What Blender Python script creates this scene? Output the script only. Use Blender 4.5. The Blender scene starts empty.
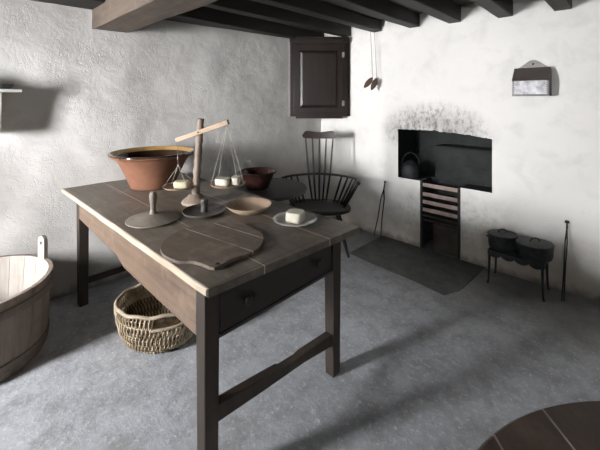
import bpy, math, random
from mathutils import Vector, Matrix, noise
random.seed(7)
C = bpy.context.scene.collection
PI = math.pi
R = math.radians

# ------------------------------------------------------------------ mesh builder
class MB:
    def __init__(s): s.v = []; s.f = []; s.m = []; s.mi = 0
    def add(s, vs, fs):
        b = len(s.v); s.v += [tuple(v) for v in vs]
        for f in fs: s.f.append(tuple(b+i for i in f)); s.m.append(s.mi)
        return s
    def box(s, c, d, rz=0, M=None):
        vs = []
        for x in (-.5, .5):
            for y in (-.5, .5):
                for z in (-.5, .5):
                    vs.append(Vector((x*d[0], y*d[1], z*d[2])))
        rot = Matrix.Rotation(rz, 3, 'Z')
        if M is not None: rot = M
        vs = [rot @ v + Vector(c) for v in vs]
        return s.add(vs, [(0,1,3,2),(4,6,7,5),(0,4,5,1),(2,3,7,6),(0,2,6,4),(1,5,7,3)])
    def bb(s, x0, x1, y0, y1, z0, z1):
        return s.box(((x0+x1)/2, (y0+y1)/2, (z0+z1)/2), (x1-x0, y1-y0, z1-z0))
    def bar(s, a, b, w, h, up=(0,0,1), w2=None, h2=None):
        a = Vector(a); b = Vector(b); d = (b-a).normalized(); up = Vector(up)
        if abs(d.dot(up)) > .99: up = Vector((0,1,0))
        x = d.cross(up).normalized(); y = x.cross(d).normalized()
        w2 = w if w2 is None else w2; h2 = h if h2 is None else h2
        vs = [a+x*i*w/2+y*j*h/2 for i, j in ((-1,-1),(1,-1),(1,1),(-1,1))]
        vs += [b+x*i*w2/2+y*j*h2/2 for i, j in ((-1,-1),(1,-1),(1,1),(-1,1))]
        return s.add(vs, [(3,2,1,0),(4,5,6,7),(0,1,5,4),(1,2,6,5),(2,3,7,6),(3,0,4,7)])
    def prism(s, poly, h0, h1, f=None):
        # poly of (a,b); f maps (a,b,h) to xyz
        f = f or (lambda a, b, h: (a, b, h))
        n = len(poly)
        vs = [f(a, b, h0) for a, b in poly] + [f(a, b, h1) for a, b in poly]
        fs = [tuple(range(n-1, -1, -1)), tuple(range(n, 2*n))]
        fs += [(i, (i+1) % n, n+(i+1) % n, n+i) for i in range(n)]
        return s.add(vs, fs)
    def lathe(s, prof, seg=40, c=(0,0,0), sx=1, sy=1, closed=False, wob=0):
        # prof: list of (r,z)
        n = len(prof); b = len(s.v)
        for k in range(seg):
            a = 2*PI*k/seg
            for (r, z) in prof:
                w = 1+wob*math.sin(3*a+z*20)+wob*.6*math.sin(5*a+1.3)
                s.v.append((c[0]+r*w*math.cos(a)*sx, c[1]+r*w*math.sin(a)*sy, c[2]+z))
        for k in range(seg):
            k2 = (k+1) % seg
            for i in range(n if closed else n-1):
                j = (i+1) % n
                if prof[i][0] < 1e-6 and prof[j][0] < 1e-6: continue
                s.f.append((b+k*n+i, b+k2*n+i, b+k2*n+j, b+k*n+j)); s.m.append(s.mi)
        return s
    def tube(s, pts, r, seg=8, closed=False, flat=1.0):
        pts = [Vector(p) for p in pts]; n = len(pts); b = len(s.v)
        rs = r if isinstance(r, (list, tuple)) else [r]*n
        up = None
        for i, p in enumerate(pts):
            if closed: t = (pts[(i+1) % n]-pts[i-1]).normalized()
            else: t = (pts[min(i+1, n-1)]-pts[max(i-1, 0)]).normalized()
            if up is None:
                up = Vector((0,0,1)) if abs(t.z) < .9 else Vector((1,0,0))
            x = t.cross(up).normalized(); y = x.cross(t).normalized(); up = y
            for k in range(seg):
                a = 2*PI*k/seg
                s.v.append(tuple(p+x*math.cos(a)*rs[i]+y*math.sin(a)*rs[i]*flat))
        m = n if closed else n-1
        for i in range(m):
            i2 = (i+1) % n
            for k in range(seg):
                k2 = (k+1) % seg
                s.f.append((b+i*seg+k, b+i*seg+k2, b+i2*seg+k2, b+i2*seg+k)); s.m.append(s.mi)
        if not closed:
            s.f.append(tuple(b+k for k in range(seg-1, -1, -1))); s.m.append(s.mi)
            s.f.append(tuple(b+(n-1)*seg+k for k in range(seg))); s.m.append(s.mi)
        return s
    def build(s, name, mats, parent=None, bevel=0, smooth=35, sub=0, loc=None, rot=None):
        me = bpy.data.meshes.new(name); me.from_pydata(s.v, [], s.f)
        if not isinstance(mats, (list, tuple)): mats = [mats]
        for m in mats: me.materials.append(m)
        for p, mi in zip(me.polygons, s.m): p.material_index = mi
        import bmesh
        bm = bmesh.new(); bm.from_mesh(me)
        bmesh.ops.remove_doubles(bm, verts=bm.verts, dist=1e-6)
        bmesh.ops.recalc_face_normals(bm, faces=bm.faces)
        bm.to_mesh(me); bm.free()
        if smooth:
            for p in me.polygons: p.use_smooth = True
            me.set_sharp_from_angle(angle=R(smooth))
        o = bpy.data.objects.new(name, me); C.objects.link(o)
        if parent: o.parent = parent
        if loc: o.location = loc
        if rot: o.rotation_euler = rot
        if bevel:
            b = o.modifiers.new('bevel', 'BEVEL'); b.width = bevel; b.segments = 2
            b.limit_method = 'ANGLE'; b.angle_limit = R(40); b.harden_normals = False
        if sub:
            b = o.modifiers.new('sub', 'SUBSURF'); b.levels = sub; b.render_levels = sub
        return o

def tag(o, label=None, cat=None, group=None, kind=None):
    if label: o['label'] = label
    if cat: o['category'] = cat
    if group: o['group'] = group
    if kind: o['kind'] = kind
    return o
def empty(name, loc, rz=0, label=None, cat=None, group=None):
    o = bpy.data.objects.new(name, None); C.objects.link(o)
    o.empty_display_size = .05
    o.location = loc; o.rotation_euler = (0, 0, rz)
    return tag(o, label, cat, group)

# ------------------------------------------------------------------ materials
class NT:
    def __init__(s, name):
        s.mat = bpy.data.materials.new(name); s.mat.use_nodes = True
        s.t = s.mat.node_tree; s.n = s.t.nodes
        s.b = s.n['Principled BSDF']
        s.co = s.n.new('ShaderNodeTexCoord').outputs['Object']
    def link(s, a, b): s.t.links.new(a, b)
    def val(s, sock, v):
        if hasattr(v, 'links'): s.link(v, sock)
        else: sock.default_value = v
    def mapping(s, scale=(1,1,1), rot=(0,0,0), loc=(0,0,0)):
        m = s.n.new('ShaderNodeMapping'); s.link(s.co, m.inputs[0])
        m.inputs['Scale'].default_value = scale; m.inputs['Rotation'].default_value = rot
        m.inputs['Location'].default_value = loc
        return m.outputs[0]
    def noise(s, scale, detail=4, rough=.55, vec=None, dist=0, col=False):
        n = s.n.new('ShaderNodeTexNoise'); n.inputs['Scale'].default_value = scale
        n.inputs['Detail'].default_value = detail; n.inputs['Roughness'].default_value = rough
        n.inputs['Distortion'].default_value = dist
        s.link(vec if vec is not None else s.co, n.inputs['Vector'])
        return n.outputs['Color' if col else 'Fac']
    def ramp(s, fac, stops, interp='LINEAR'):
        r = s.n.new('ShaderNodeValToRGB'); s.link(fac, r.inputs[0]); r.color_ramp.interpolation = interp
        el = r.color_ramp.elements
        while len(el) < len(stops): el.new(.5)
        for e, (p, c) in zip(el, stops):
            e.position = p
            if isinstance(c, (int, float)): c = (c, c, c)
            e.color = (*c, 1)
        return r.outputs[0]
    def math(s, op, a, b=0, c=None, clamp=False):
        m = s.n.new('ShaderNodeMath'); m.operation = op; m.use_clamp = clamp
        s.val(m.inputs[0], a); s.val(m.inputs[1], b)
        if c is not None: s.val(m.inputs[2], c)
        return m.outputs[0]
    def mix(s, fac, a, b, mode='MIX'):
        m = s.n.new('ShaderNodeMix'); m.data_type = 'RGBA'; m.blend_type = mode
        s.val(m.inputs[0], fac)
        for k, v in ((6, a), (7, b)):
            if isinstance(v, tuple): v = (*v, 1)
            s.val(m.inputs[k], v)
        return m.outputs[2]
    def xyz(s):
        x = s.n.new('ShaderNodeSeparateXYZ'); s.link(s.co, x.inputs[0]); return x.outputs
    def bump(s, h, strength=.5, dist=.01, prev=None):
        b = s.n.new('ShaderNodeBump'); b.inputs['Strength'].default_value = strength
        b.inputs['Distance'].default_value = dist; s.link(h, b.inputs['Height'])
        if prev is not None: s.link(prev, b.inputs['Normal'])
        return b.outputs[0]
    def done(s, col, rough=.6, normal=None, metal=0, spec=None):
        if isinstance(col, tuple): col = (*col, 1)
        s.val(s.b.inputs['Base Color'], col); s.val(s.b.inputs['Roughness'], rough)
        s.val(s.b.inputs['Metallic'], metal)
        if spec is not None: s.b.inputs['Specular IOR Level'].default_value = spec
        if normal is not None: s.link(normal, s.b.inputs['Normal'])
        return s.mat

def smoothband(t, v, a0, a1):
    # 0 below a0, 1 above a1 (a0<a1)
    m = t.n.new('ShaderNodeMapRange'); m.interpolation_type = 'SMOOTHSTEP'
    t.val(m.inputs[0], v); m.inputs[1].default_value = a0; m.inputs[2].default_value = a1
    m.inputs[3].default_value = 0; m.inputs[4].default_value = 1
    return m.outputs[0]

def plaster(name, base, dirt, foot=0.0, soot=False, rough_bump=.5, stain=(.36,.28,.19)):
    t = NT(name)
    big = t.noise(1.3, 3); mid = t.noise(6, 5, .6, dist=.4); fine = t.noise(45, 6, .65)
    col = t.mix(t.ramp(big, [(.35, 0), (.7, 1)]), base, dirt)
    col = t.mix(t.math('MULTIPLY', t.ramp(mid, [(.5, 0), (.75, 1)]), .5), col, tuple(c*.82 for c in dirt))
    X, Y, Z = t.xyz()
    if foot:
        m = smoothband(t, t.math('ADD', Z, t.math('MULTIPLY', t.noise(3.2, 4), .7)), .35, .85)
        m = t.math('SUBTRACT', 1, m)
        col = t.mix(t.math('MULTIPLY', m, foot), col, stain)
        m2 = smoothband(t, t.math('ADD', Z, t.math('MULTIPLY', t.noise(14, 4), .12)), .06, .13)
        col = t.mix(t.math('MULTIPLY', t.math('SUBTRACT', 1, m2), .7), col, (.10,.085,.07))
    if soot:
        # smoke marks on the plaster over the fire opening and beside it
        dx = t.math('DIVIDE', t.math('ABSOLUTE', t.math('ADD', X, 1.36)), .62)
        dz = t.math('DIVIDE', t.math('SUBTRACT', Z, 1.12), .36)
        dz = t.math('MAXIMUM', dz, t.math('MULTIPLY', dz, -1.5))
        d = t.math('SQRT', t.math('ADD', t.math('MULTIPLY', dx, dx), t.math('MULTIPLY', dz, dz)))
        mask = t.math('SUBTRACT', 1, smoothband(t, d, .35, 1.0))
        sp = t.noise(20, 8, .78, vec=t.mapping((1.25, 1, .8)), dist=.15)
        sp2 = t.noise(7, 4, .6)
        k = t.math('MULTIPLY', mask, t.ramp(sp, [(.47, 0), (.60, 1)]))
        col = t.mix(t.math('MULTIPLY', k, .95), col, (.07,.063,.058))
        col = t.mix(t.math('MULTIPLY', t.math('MULTIPLY', mask, sp2), 1.0), col, (.30,.27,.25))
        # worn lower jambs
        dx = t.math('DIVIDE', t.math('ABSOLUTE', t.math('ADD', X, 1.25)), .85)
        dz = t.math('DIVIDE', t.math('ABSOLUTE', t.math('SUBTRACT', Z, .30)), .42)
        d = t.math('SQRT', t.math('ADD', t.math('MULTIPLY', dx, dx), t.math('MULTIPLY', dz, dz)))
        mask = t.math('SUBTRACT', 1, smoothband(t, d, .3, 1.0))
        k = t.math('MULTIPLY', mask, t.ramp(t.noise(16, 6, .7), [(.45, 0), (.7, 1)]))
        col = t.mix(t.math('MULTIPLY', k, .5), col, (.34,.31,.26))
    h = t.math('ADD', t.math('MULTIPLY', mid, 1.0), t.math('MULTIPLY', fine, .12))
    v = t.n.new('ShaderNodeTexVoronoi'); v.feature = 'DISTANCE_TO_EDGE'; v.inputs['Scale'].default_value = 3.2
    wv = t.n.new('ShaderNodeVectorMath'); wv.operation = 'ADD'; t.link(t.co, wv.inputs[0])
    t.link(t.noise(3, 5, .7, col=True), wv.inputs[1]); t.link(wv.outputs[0], v.inputs['Vector'])
    crack = t.ramp(v.outputs['Distance'], [(0, 0), (.03, 1)])
    crack = t.math('MAXIMUM', crack, t.ramp(t.noise(1.7, 2), [(.45, 0), (.6, 1)]))
    h = t.math('ADD', h, t.math('MULTIPLY', crack, .30))
    return t.done(col, .85, t.bump(h, rough_bump, .035))

def wood(name, c1, c2, axis='X', scale=1.0, rough=.5, bump=.25, lines=None, line_axis='Y', line_col=(.45,.38,.30), lw=.003, wear=None, spec=.5, cross=None):
    t = NT(name)
    s = {'X': (1.2, 14, 14), 'Y': (14, 1.2, 14), 'Z': (14, 14, 1.2)}[axis]
    vec = t.mapping(tuple(k*scale for k in s))
    g = t.noise(1.6, 6, .65, vec=vec, dist=.5)
    g2 = t.noise(5.5, 4, .6, vec=vec)
    b = t.noise(2.2*scale, 4)
    f = t.math('ADD', t.math('MULTIPLY', g, .6), t.math('MULTIPLY', b, .4))
    col = t.mix(t.ramp(f, [(.36, 0), (.64, 1)]), c1, c2)
    col = t.mix(t.math('MULTIPLY', t.ramp(g2, [(.55, 0), (.75, 1)]), .45), col, tuple(c*.45 for c in c1))
    if wear:
        col = t.mix(t.math('MULTIPLY', t.ramp(t.noise(9*scale, 6, .7), [(.52, 0), (.72, 1)]), wear[1]), col, wear[0])
    X, Y, Z = t.xyz()
    if lines:
        ax = {'X': X, 'Y': Y, 'Z': Z}[line_axis]
        brk = t.ramp(t.noise(4, 3), [(.38, .15), (.5, 1)])
        for L in lines:
            d = t.math('ABSOLUTE', t.math('SUBTRACT', ax, L))
            k = t.math('LESS_THAN', d, lw)
            col = t.mix(t.math('MULTIPLY', k, brk), col, line_col)
    if cross:
        for L in cross:
            k = t.math('LESS_THAN', t.math('ABSOLUTE', t.math('SUBTRACT', X, L)), .002)
            col = t.mix(k, col, (.03,.022,.018))
    rr = t.math('ADD', rough-.1, t.math('MULTIPLY', b, .25))
    hh = t.math('ADD', t.math('MULTIPLY', g2, .6), t.math('MULTIPLY', g, .4))
    return t.done(col, rr, t.bump(hh, bump, .006), spec=spec)

def stuff(name, c1, c2, scale=12, rough=.6, metal=0, bump=.2, dist=.004, spec=None):
    t = NT(name)
    n = t.noise(scale, 5, .6)
    col = t.mix(t.ramp(n, [(.35, 0), (.68, 1)]), c1, c2)
    return t.done(col, rough, t.bump(t.noise(scale*3, 4), bump, dist), metal=metal, spec=spec)

M = {}
M['wall_l'] = plaster('plaster_left', (.60,.58,.55), (.46,.44,.415), foot=.25, rough_bump=.30, stain=(.5,.48,.45))  # same whitewash as the fire wall, darkened to stand for weaker light
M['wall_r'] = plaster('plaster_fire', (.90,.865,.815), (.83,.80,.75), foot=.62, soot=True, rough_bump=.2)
M['soot'] = stuff('sooty_brick', (.005,.006,.005), (.020,.023,.020), 7, .75, bump=.6, dist=.02)
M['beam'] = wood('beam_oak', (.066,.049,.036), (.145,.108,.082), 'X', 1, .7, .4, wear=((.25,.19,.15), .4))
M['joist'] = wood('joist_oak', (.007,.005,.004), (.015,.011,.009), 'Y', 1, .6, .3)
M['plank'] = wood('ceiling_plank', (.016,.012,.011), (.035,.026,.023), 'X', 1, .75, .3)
M['top'] = wood('table_top_wood', (.068,.054,.040), (.150,.124,.096), 'X', 1, .42, .22, lines=[-.165, .215], wear=((.27,.235,.20), .55), lw=.0028, cross=[.948])
M['edge'] = wood('worn_edge_wood', (.36,.29,.21), (.48,.40,.31), 'X', 1, .5, .2)
M['frame'] = wood('table_frame_wood', (.085,.056,.038), (.17,.115,.078), 'X', 1, .5, .25, wear=((.33,.24,.16), .4))
M['leg'] = wood('table_leg_wood', (.020,.014,.010), (.046,.032,.023), 'Z', 1, .5, .25)  # frame wood with the shade of the table end put into its colour
M['drawer'] = wood('drawer_wood', (.016,.011,.010), (.032,.023,.019), 'Y', 1, .45, .2)  # darkened too, carries the shade on the drawer end
M['board'] = wood('cheese_board_wood', (.070,.051,.036), (.125,.094,.070), 'X', 1.6, .55, .2, lines=[.015, .145], wear=((.33,.27,.22), .35), lw=.0022, line_col=(.55,.47,.40))
M['round'] = wood('round_table_wood', (.040,.025,.017), (.080,.050,.034), 'Y', 1.2, .5, .3, lines=[-.315, -.165, .02, .21], line_axis='X', line_col=(.50,.40,.32), wear=((.15,.09,.06), .5), lw=.0025)
M['roundback'] = wood('back_table_wood', (.016,.018,.016), (.032,.034,.030), 'X', 1.2, .48, .15)
M['chair'] = wood('chair_wood', (.007,.005,.004), (.016,.012,.009), 'Z', 1.5, .5, .15)
M['crest'] = wood('crest_wood', (.014,.008,.006), (.030,.018,.013), 'X', 1.5, .4, .15)
M['cup'] = wood('cupboard_wood', (.010,.006,.0045), (.024,.014,.010), 'Z', 1, .38, .15)
M['tubout'] = wood('tub_outer_wood', (.17,.135,.11), (.29,.24,.20), 'Z', 1, .7, .4, wear=((.10,.08,.065), .4))
M['tubin'] = wood('tub_inner_wood', (.33,.295,.26), (.45,.405,.36), 'Z', 1, .75, .3)
M['hoop'] = wood('hoop_wood', (.12,.10,.085), (.20,.165,.14), 'X', 2, .65, .3)
M['pale'] = wood('pale_turned_wood', (.13,.097,.074), (.27,.205,.155), 'Z', 2, .6, .3, wear=((.18,.13,.10), .6))
M['beamwood'] = wood('scale_beam_wood', (.36,.25,.16), (.50,.36,.25), 'X', 2, .55, .15)
M['press'] = wood('press_wood', (.12,.100,.078), (.20,.172,.138), 'X', 2, .6, .25)
M['pressdark'] = wood('dark_press_wood', (.030,.027,.024), (.065,.057,.050), 'X', 2, .5, .2)
M['bowl'] = wood('pale_bowl_wood', (.27,.185,.125), (.40,.29,.205), 'X', 2, .55, .15)
M['scoop'] = wood('scoop_wood', (.045,.026,.018), (.095,.055,.036), 'Z', 3, .5, .15)
M['butter'] = stuff('butter', (.50,.44,.27), (.58,.52,.36), 14, .5, bump=.5, dist=.006)
M['soap'] = stuff('pale_butter', (.46,.43,.34), (.56,.53,.44), 14, .5, bump=.5, dist=.006)
M['plate'] = stuff('grey_glaze_plate', (.38,.36,.335), (.52,.50,.47), 9, .25, bump=.03)
M['terra'] = stuff('terracotta', (.15,.066,.038), (.23,.105,.062), 6, .55, bump=.12)
M['glaze'] = stuff('brown_glaze', (.022,.012,.008), (.05,.026,.013), 6, .12, bump=.04)
M['rimglaze'] = stuff('ochre_glaze', (.30,.17,.055), (.45,.28,.10), 9, .18, bump=.05)
M['dkterra'] = stuff('dark_red_glaze', (.016,.007,.006), (.034,.014,.011), 6, .25, bump=.05)
M['iron'] = stuff('black_iron', (.012,.013,.014), (.030,.031,.032), 20, .5, metal=.35, bump=.25)
M['castiron'] = stuff('cast_iron', (.016,.018,.018), (.040,.043,.043), 26, .55, metal=.3, bump=.3)
M['rust'] = stuff('rusty_iron', (.28,.20,.175), (.46,.36,.32), 18, .6, metal=.25, bump=.4)
M['rustdark'] = stuff('dark_rust', (.035,.027,.022), (.075,.055,.043), 10, .7, metal=.1, bump=.3)
M['wicker'] = stuff('willow', (.17,.125,.075), (.52,.42,.29), 22, .6, bump=.2)
M['wickerrim'] = stuff('willow_rim', (.24,.185,.125), (.40,.325,.24), 14, .55, bump=.2)
M['string'] = stuff('string', (.30,.27,.23), (.40,.36,.31), 30, .8)
M['cord'] = stuff('dark_cord', (.05,.04,.035), (.09,.07,.06), 30, .8)
M['white'] = stuff('white_paint', (.70,.69,.63), (.78,.77,.72), 8, .5, bump=.1)
M['glaremetal'] = stuff('glare_pale_metal', (.15,.145,.15), (.36,.35,.36), 22, .4, metal=.3, bump=.2)  # glare on the box front put into a pale grey colour
M['boxwood'] = wood('box_wood', (.055,.045,.042), (.105,.085,.078), 'X', 2, .38, .15)
M['boxback'] = wood('box_back_wood', (.22,.19,.18), (.36,.32,.31), 'X', 2, .45, .15)
M['slate'] = stuff('blue_slate', (.12,.14,.16), (.20,.23,.25), 9, .5, bump=.1)
M['hearth'] = stuff('hearth_stone', (.050,.058,.052), (.105,.112,.100), 9, .6, bump=.5, dist=.01)

def floor_mat():
    t = NT('stone_floor')
    a = t.noise(1.1, 4, .6, dist=.4); b = t.noise(7, 8, .75, dist=.15); c = t.noise(38, 5, .75); d = t.noise(110, 3, .7)
    col = t.mix(t.ramp(a, [(.32, 0), (.68, 1)]), (.29,.298,.315), (.40,.41,.43))
    col = t.mix(t.math('MULTIPLY', t.ramp(b, [(.44, 0), (.62, 1)]), .6), col, (.17,.167,.158))
    col = t.mix(t.math('MULTIPLY', t.ramp(c, [(.54, 0), (.68, 1)]), .6), col, (.66,.66,.66))
    col = t.mix(t.math('MULTIPLY', t.ramp(d, [(.56, 0), (.72, 1)]), .4), col, (.10,.10,.095))
    # trodden dirt along the fireplace wall
    X, Y, Z = t.xyz()
    k = smoothband(t, t.math('ADD', Y, t.math('MULTIPLY', t.noise(2.5, 4), .8)), 2.6, 3.5)
    col = t.mix(t.math('MULTIPLY', k, .6), col, (.105,.098,.085))
    h = t.math('ADD', t.math('MULTIPLY', b, .7), t.math('MULTIPLY', c, .3))
    rg = t.math('ADD', .42, t.math('MULTIPLY', b, .3))
    return t.done(col, rg, t.bump(h, .8, .014))
M['floor'] = floor_mat()

# ------------------------------------------------------------------ the room
YW = 3.254                      # fireplace wall
def xl(y): return -2.75 - .098*(YW-y) - .012*math.sin(y*2.1)    # left wall leans outwards towards the window
XR, YB = 4.2, -1.62
def S(o): o['kind'] = 'structure'; return o

m = MB(); m.bb(-3.6, XR+.3, YB-.5, YW+.6, -.12, 0)
S(m.build('floor', M['floor'], smooth=0))
m = MB(); m.bb(-3.6, XR+.3, YB-.5, YW+.6, 2.30, 2.42)
S(m.build('ceiling', M['plank'], smooth=0))

def sheet(us, zs, f, skip=None, back=None):
    m = MB(); nu, nz = len(us), len(zs)
    m.v = [f(u, z) for u in us for z in zs]
    for i in range(nu-1):
        for j in range(nz-1):
            if skip and skip((us[i]+us[i+1])/2, (zs[j]+zs[j+1])/2): continue
            m.f.append((i*nz+j, (i+1)*nz+j, (i+1)*nz+j+1, i*nz+j+1)); m.m.append(0)
    return m
def fr(a, b, n): return [a+(b-a)*i/n for i in range(n+1)]
def lump(p, amp, sc=1.0):
    return amp*(noise.noise(Vector(p)*1.6*sc)*1.0+.5*noise.noise(Vector(p)*4.1*sc+Vector((7,3,1)))+.16*noise.noise(Vector(p)*13*sc))
# left wall, a thick uneven slab
us = fr(YB-.4, YW+.05, 150); zs = fr(-.02, 2.32, 80)
m = sheet(us, zs, lambda u, z: (xl(u)+lump((0,u,z), .022), u, z))
m.bb(-3.6, -3.25, YB-.4, YW+.5, -.02, 2.32)
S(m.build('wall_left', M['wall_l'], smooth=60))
# fireplace wall with the recess and the grate slot
NX0, NX1, NZ0, NZ1 = -1.724, -.849, .655, 1.15
GX0, GX1 = -1.485, -1.108
def merge(*ls):
    out = sorted(set(round(x, 4) for l in ls for x in l)); r = [out[0]]
    for x in out[1:]:
        if x-r[-1] > .004: r.append(x)
    return r
us = merge(fr(-2.95, NX0, 50), fr(NX0, GX0, 14), fr(GX0, GX1, 20), fr(GX1, NX1, 16), fr(NX1, XR+.1, 130))
zs = merge(fr(-.02, NZ0, 26), fr(NZ0, NZ1, 22), fr(NZ1, 2.32, 46))
def arch(x):
    t = (x-NX0)/(NX1-NX0)
    return .020*math.sin(PI*min(max(t, 0), 1))-.035*max(t, 0)*(t <= 1)+.012*noise.noise(Vector((x*16, 2, 3)))+.006*noise.noise(Vector((x*45, 2, 3)))
def fw(u, z):
    zz = z
    if NX0-.001 <= u <= NX1+.001:
        w = max(0, 1-abs(z-NZ1)/.10); zz = z+w*arch(u)
    y = YW+lump((u,5,z), .010)*min(1, .15+min(abs(u-NX0), abs(u-NX1), abs(z-NZ0), 1)*4)
    return (u, y, zz)
def inhole(u, z):
    return (NX0 < u < NX1 and NZ0 < z < NZ1) or (GX0 < u < GX1 and z < NZ0)
m = sheet(us, zs, fw, inhole)
S(m.build('wall_right', M['wall_r'], smooth=60))
# sooty inside of the recess
m = MB()
yb = YW+.42; yf = YW-.004; zt = NZ1+.10; zc = NZ1-.045
def q(*p): m.add(p, [tuple(range(len(p)))])
q((NX0-.01,YW+.002,NZ0),(NX0-.01,yb,NZ0),(NX0-.01,yb,zt),(NX0-.01,YW+.002,zt))
q((NX1+.01,YW+.002,NZ0),(NX1+.01,yb,NZ0),(NX1+.01,yb,zt),(NX1+.01,YW+.002,zt))
q((NX0-.01,yb,NZ0),(NX1+.01,yb,NZ0),(NX1+.01,yb,zt),(NX0-.01,yb,zt))
q((NX0-.01,YW+.015,zt),(NX1+.01,YW+.015,zt),(NX1+.01,yb,zt),(NX0-.01,yb,zt))
q((NX0-.01,YW+.0,NZ0),(GX0,YW+.0,NZ0),(GX0,yb,NZ0),(NX0-.01,yb,NZ0))
q((GX1,YW+.0,NZ0),(NX1+.01,YW+.0,NZ0),(NX1+.01,yb,NZ0),(GX1,yb,NZ0))
q((GX0,YW+.25,NZ0),(GX1,YW+.25,NZ0),(GX1,yb,NZ0),(GX0,yb,NZ0))
q((GX0,YW,-.01),(GX0,YW+.25,-.01),(GX0,YW+.25,NZ0),(GX0,YW,NZ0))
q((GX1,YW,-.01),(GX1,YW+.25,-.01),(GX1,YW+.25,NZ0),(GX1,YW,NZ0))
q((GX0,YW+.25,-.01),(GX1,YW+.25,-.01),(GX1,YW+.25,NZ0),(GX0,YW+.25,NZ0))
# brick hob block and ledges on the back of the recess
m.bb(-1.42, NX1+.008, YW+.20, yb, NZ0, .99)
m.bb(-1.42, NX1+.008, YW+.17, YW+.24, .955, .985)
m.bb(-1.30, -.95, YW+.185, YW+.22, .80, .812)
S(m.build('trim_1', M['soot'], smooth=0))
# outer masonry behind the recess
m = MB(); m.bb(-3.4, XR+.3, YW+.45, YW+.6, -.02, 2.32)
S(m.build('wall_rear_masonry', M['wall_r'], smooth=0)).name = 'wall_outer'
# end wall and window wall (behind the camera)
m = MB(); m.bb(XR, XR+.3, YB-.4, YW+.45, -.02, 2.32)
S(m.build('wall_end', M['wall_r'], smooth=0))
WX0, WX1, WZ0, WZ1 = -2.48, -2.02, .98, 1.84
VX0, VX1, VZ0, VZ1 = .70, 1.40, .98, 1.84  # opening of a second window, added to let in fill light
m = MB()
y0, y1 = YB-.34, YB
m.bb(-3.4, WX0, y0, y1, -.02, 2.32); m.bb(WX1, VX0, y0, y1, -.02, 2.32); m.bb(VX1, XR+.1, y0, y1, -.02, 2.32)
for a_, b_ in ((WX0, WX1), (VX0, VX1)): m.bb(a_, b_, y0, y1, -.02, WZ0); m.bb(a_, b_, y0, y1, WZ1, 2.32)
S(m.build('wall_window', M['wall_r'], smooth=0))
yw = YB-.27
for nm, WX0, WX1 in (('added_fill_window', VX0, VX1), ('window_1', WX0, WX1)):
  w = MB()
  w.bb(WX0, WX0+.05, yw-.03, yw+.03, WZ0, WZ1); w.bb(WX1-.05, WX1, yw-.03, yw+.03, WZ0, WZ1)
  w.bb(WX0+.05, WX1-.05, yw-.03, yw+.03, WZ0, WZ0+.05); w.bb(WX0+.05, WX1-.05, yw-.03, yw+.03, WZ1-.05, WZ1)
  w.bb((WX0+WX1)/2-.014, (WX0+WX1)/2+.014, yw-.015, yw+.015, WZ0+.05, WZ1-.05)
  w.bb(WX0+.05, WX1-.05, yw-.012, yw+.012, (WZ0+WZ1)/2-.012, (WZ0+WZ1)/2+.012)
  S(w.build(nm, M['white'], bevel=.004))

# ------------------------------------------------------------------ ceiling timbers
def timber(name, x0, x1, y0, y1, z0, z1, mat, label, axis, group=None, amp=.006):
    m = MB(); n = 60
    for i in range(n+1):
        f = i/n
        if axis == 'X':
            x = x0+(x1-x0)*f
            ring = [(x, y0, z0), (x, y1, z0), (x, y1, z1), (x, y0, z1)]
        else:
            y = y0+(y1-y0)*f
            ring = [(x0, y, z0), (x1, y, z0), (x1, y, z1), (x0, y, z1)]
        for p in ring:
            k = Vector(p)*2.3
            d = [amp*noise.noise(k+Vector((a*9.1, 1, 2))) for a in (0, 1, 2)]
            if axis == 'X': d[0] = 0
            else: d[1] = 0
            if p[2] > 2.2 and axis == 'Y': d[2] = 0
            m.v.append((p[0]+d[0], p[1]+d[1], p[2]+d[2]))
    for i in range(n):
        for k in range(4):
            k2 = (k+1) % 4
            m.f.append((i*4+k, i*4+k2, i*4+4+k2, i*4+4+k)); m.m.append(0)
    m.f.append((3,2,1,0)); m.m.append(0); m.f.append((n*4, n*4+1, n*4+2, n*4+3)); m.m.append(0)
    o = m.build(name, mat, bevel=.006, smooth=40)
    return tag(o, label, 'beam', group)
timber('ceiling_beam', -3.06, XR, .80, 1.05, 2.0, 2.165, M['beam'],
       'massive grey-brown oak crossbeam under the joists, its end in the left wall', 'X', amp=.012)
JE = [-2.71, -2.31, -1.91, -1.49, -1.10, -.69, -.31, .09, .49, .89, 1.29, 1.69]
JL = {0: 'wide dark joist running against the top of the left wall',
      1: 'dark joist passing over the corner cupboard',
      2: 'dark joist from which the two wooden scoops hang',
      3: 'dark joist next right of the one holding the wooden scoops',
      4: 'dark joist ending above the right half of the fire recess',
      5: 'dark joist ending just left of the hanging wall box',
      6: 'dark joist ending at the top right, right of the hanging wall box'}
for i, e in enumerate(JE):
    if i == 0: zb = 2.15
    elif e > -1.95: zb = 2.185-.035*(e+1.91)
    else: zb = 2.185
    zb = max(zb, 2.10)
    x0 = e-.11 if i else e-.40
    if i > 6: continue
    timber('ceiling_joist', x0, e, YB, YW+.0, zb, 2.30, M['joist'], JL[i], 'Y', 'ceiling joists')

# ------------------------------------------------------------------ work table
TX, TY = -2.0, 1.04
tb = empty('work_table', (TX, TY, 0), 0, 'long dark oak work table with a worn pale front edge', 'table')
X0, X1, Y0, Y1, TZ = -1.0, 1.0, -.44, .445, .80
m = MB()
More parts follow.
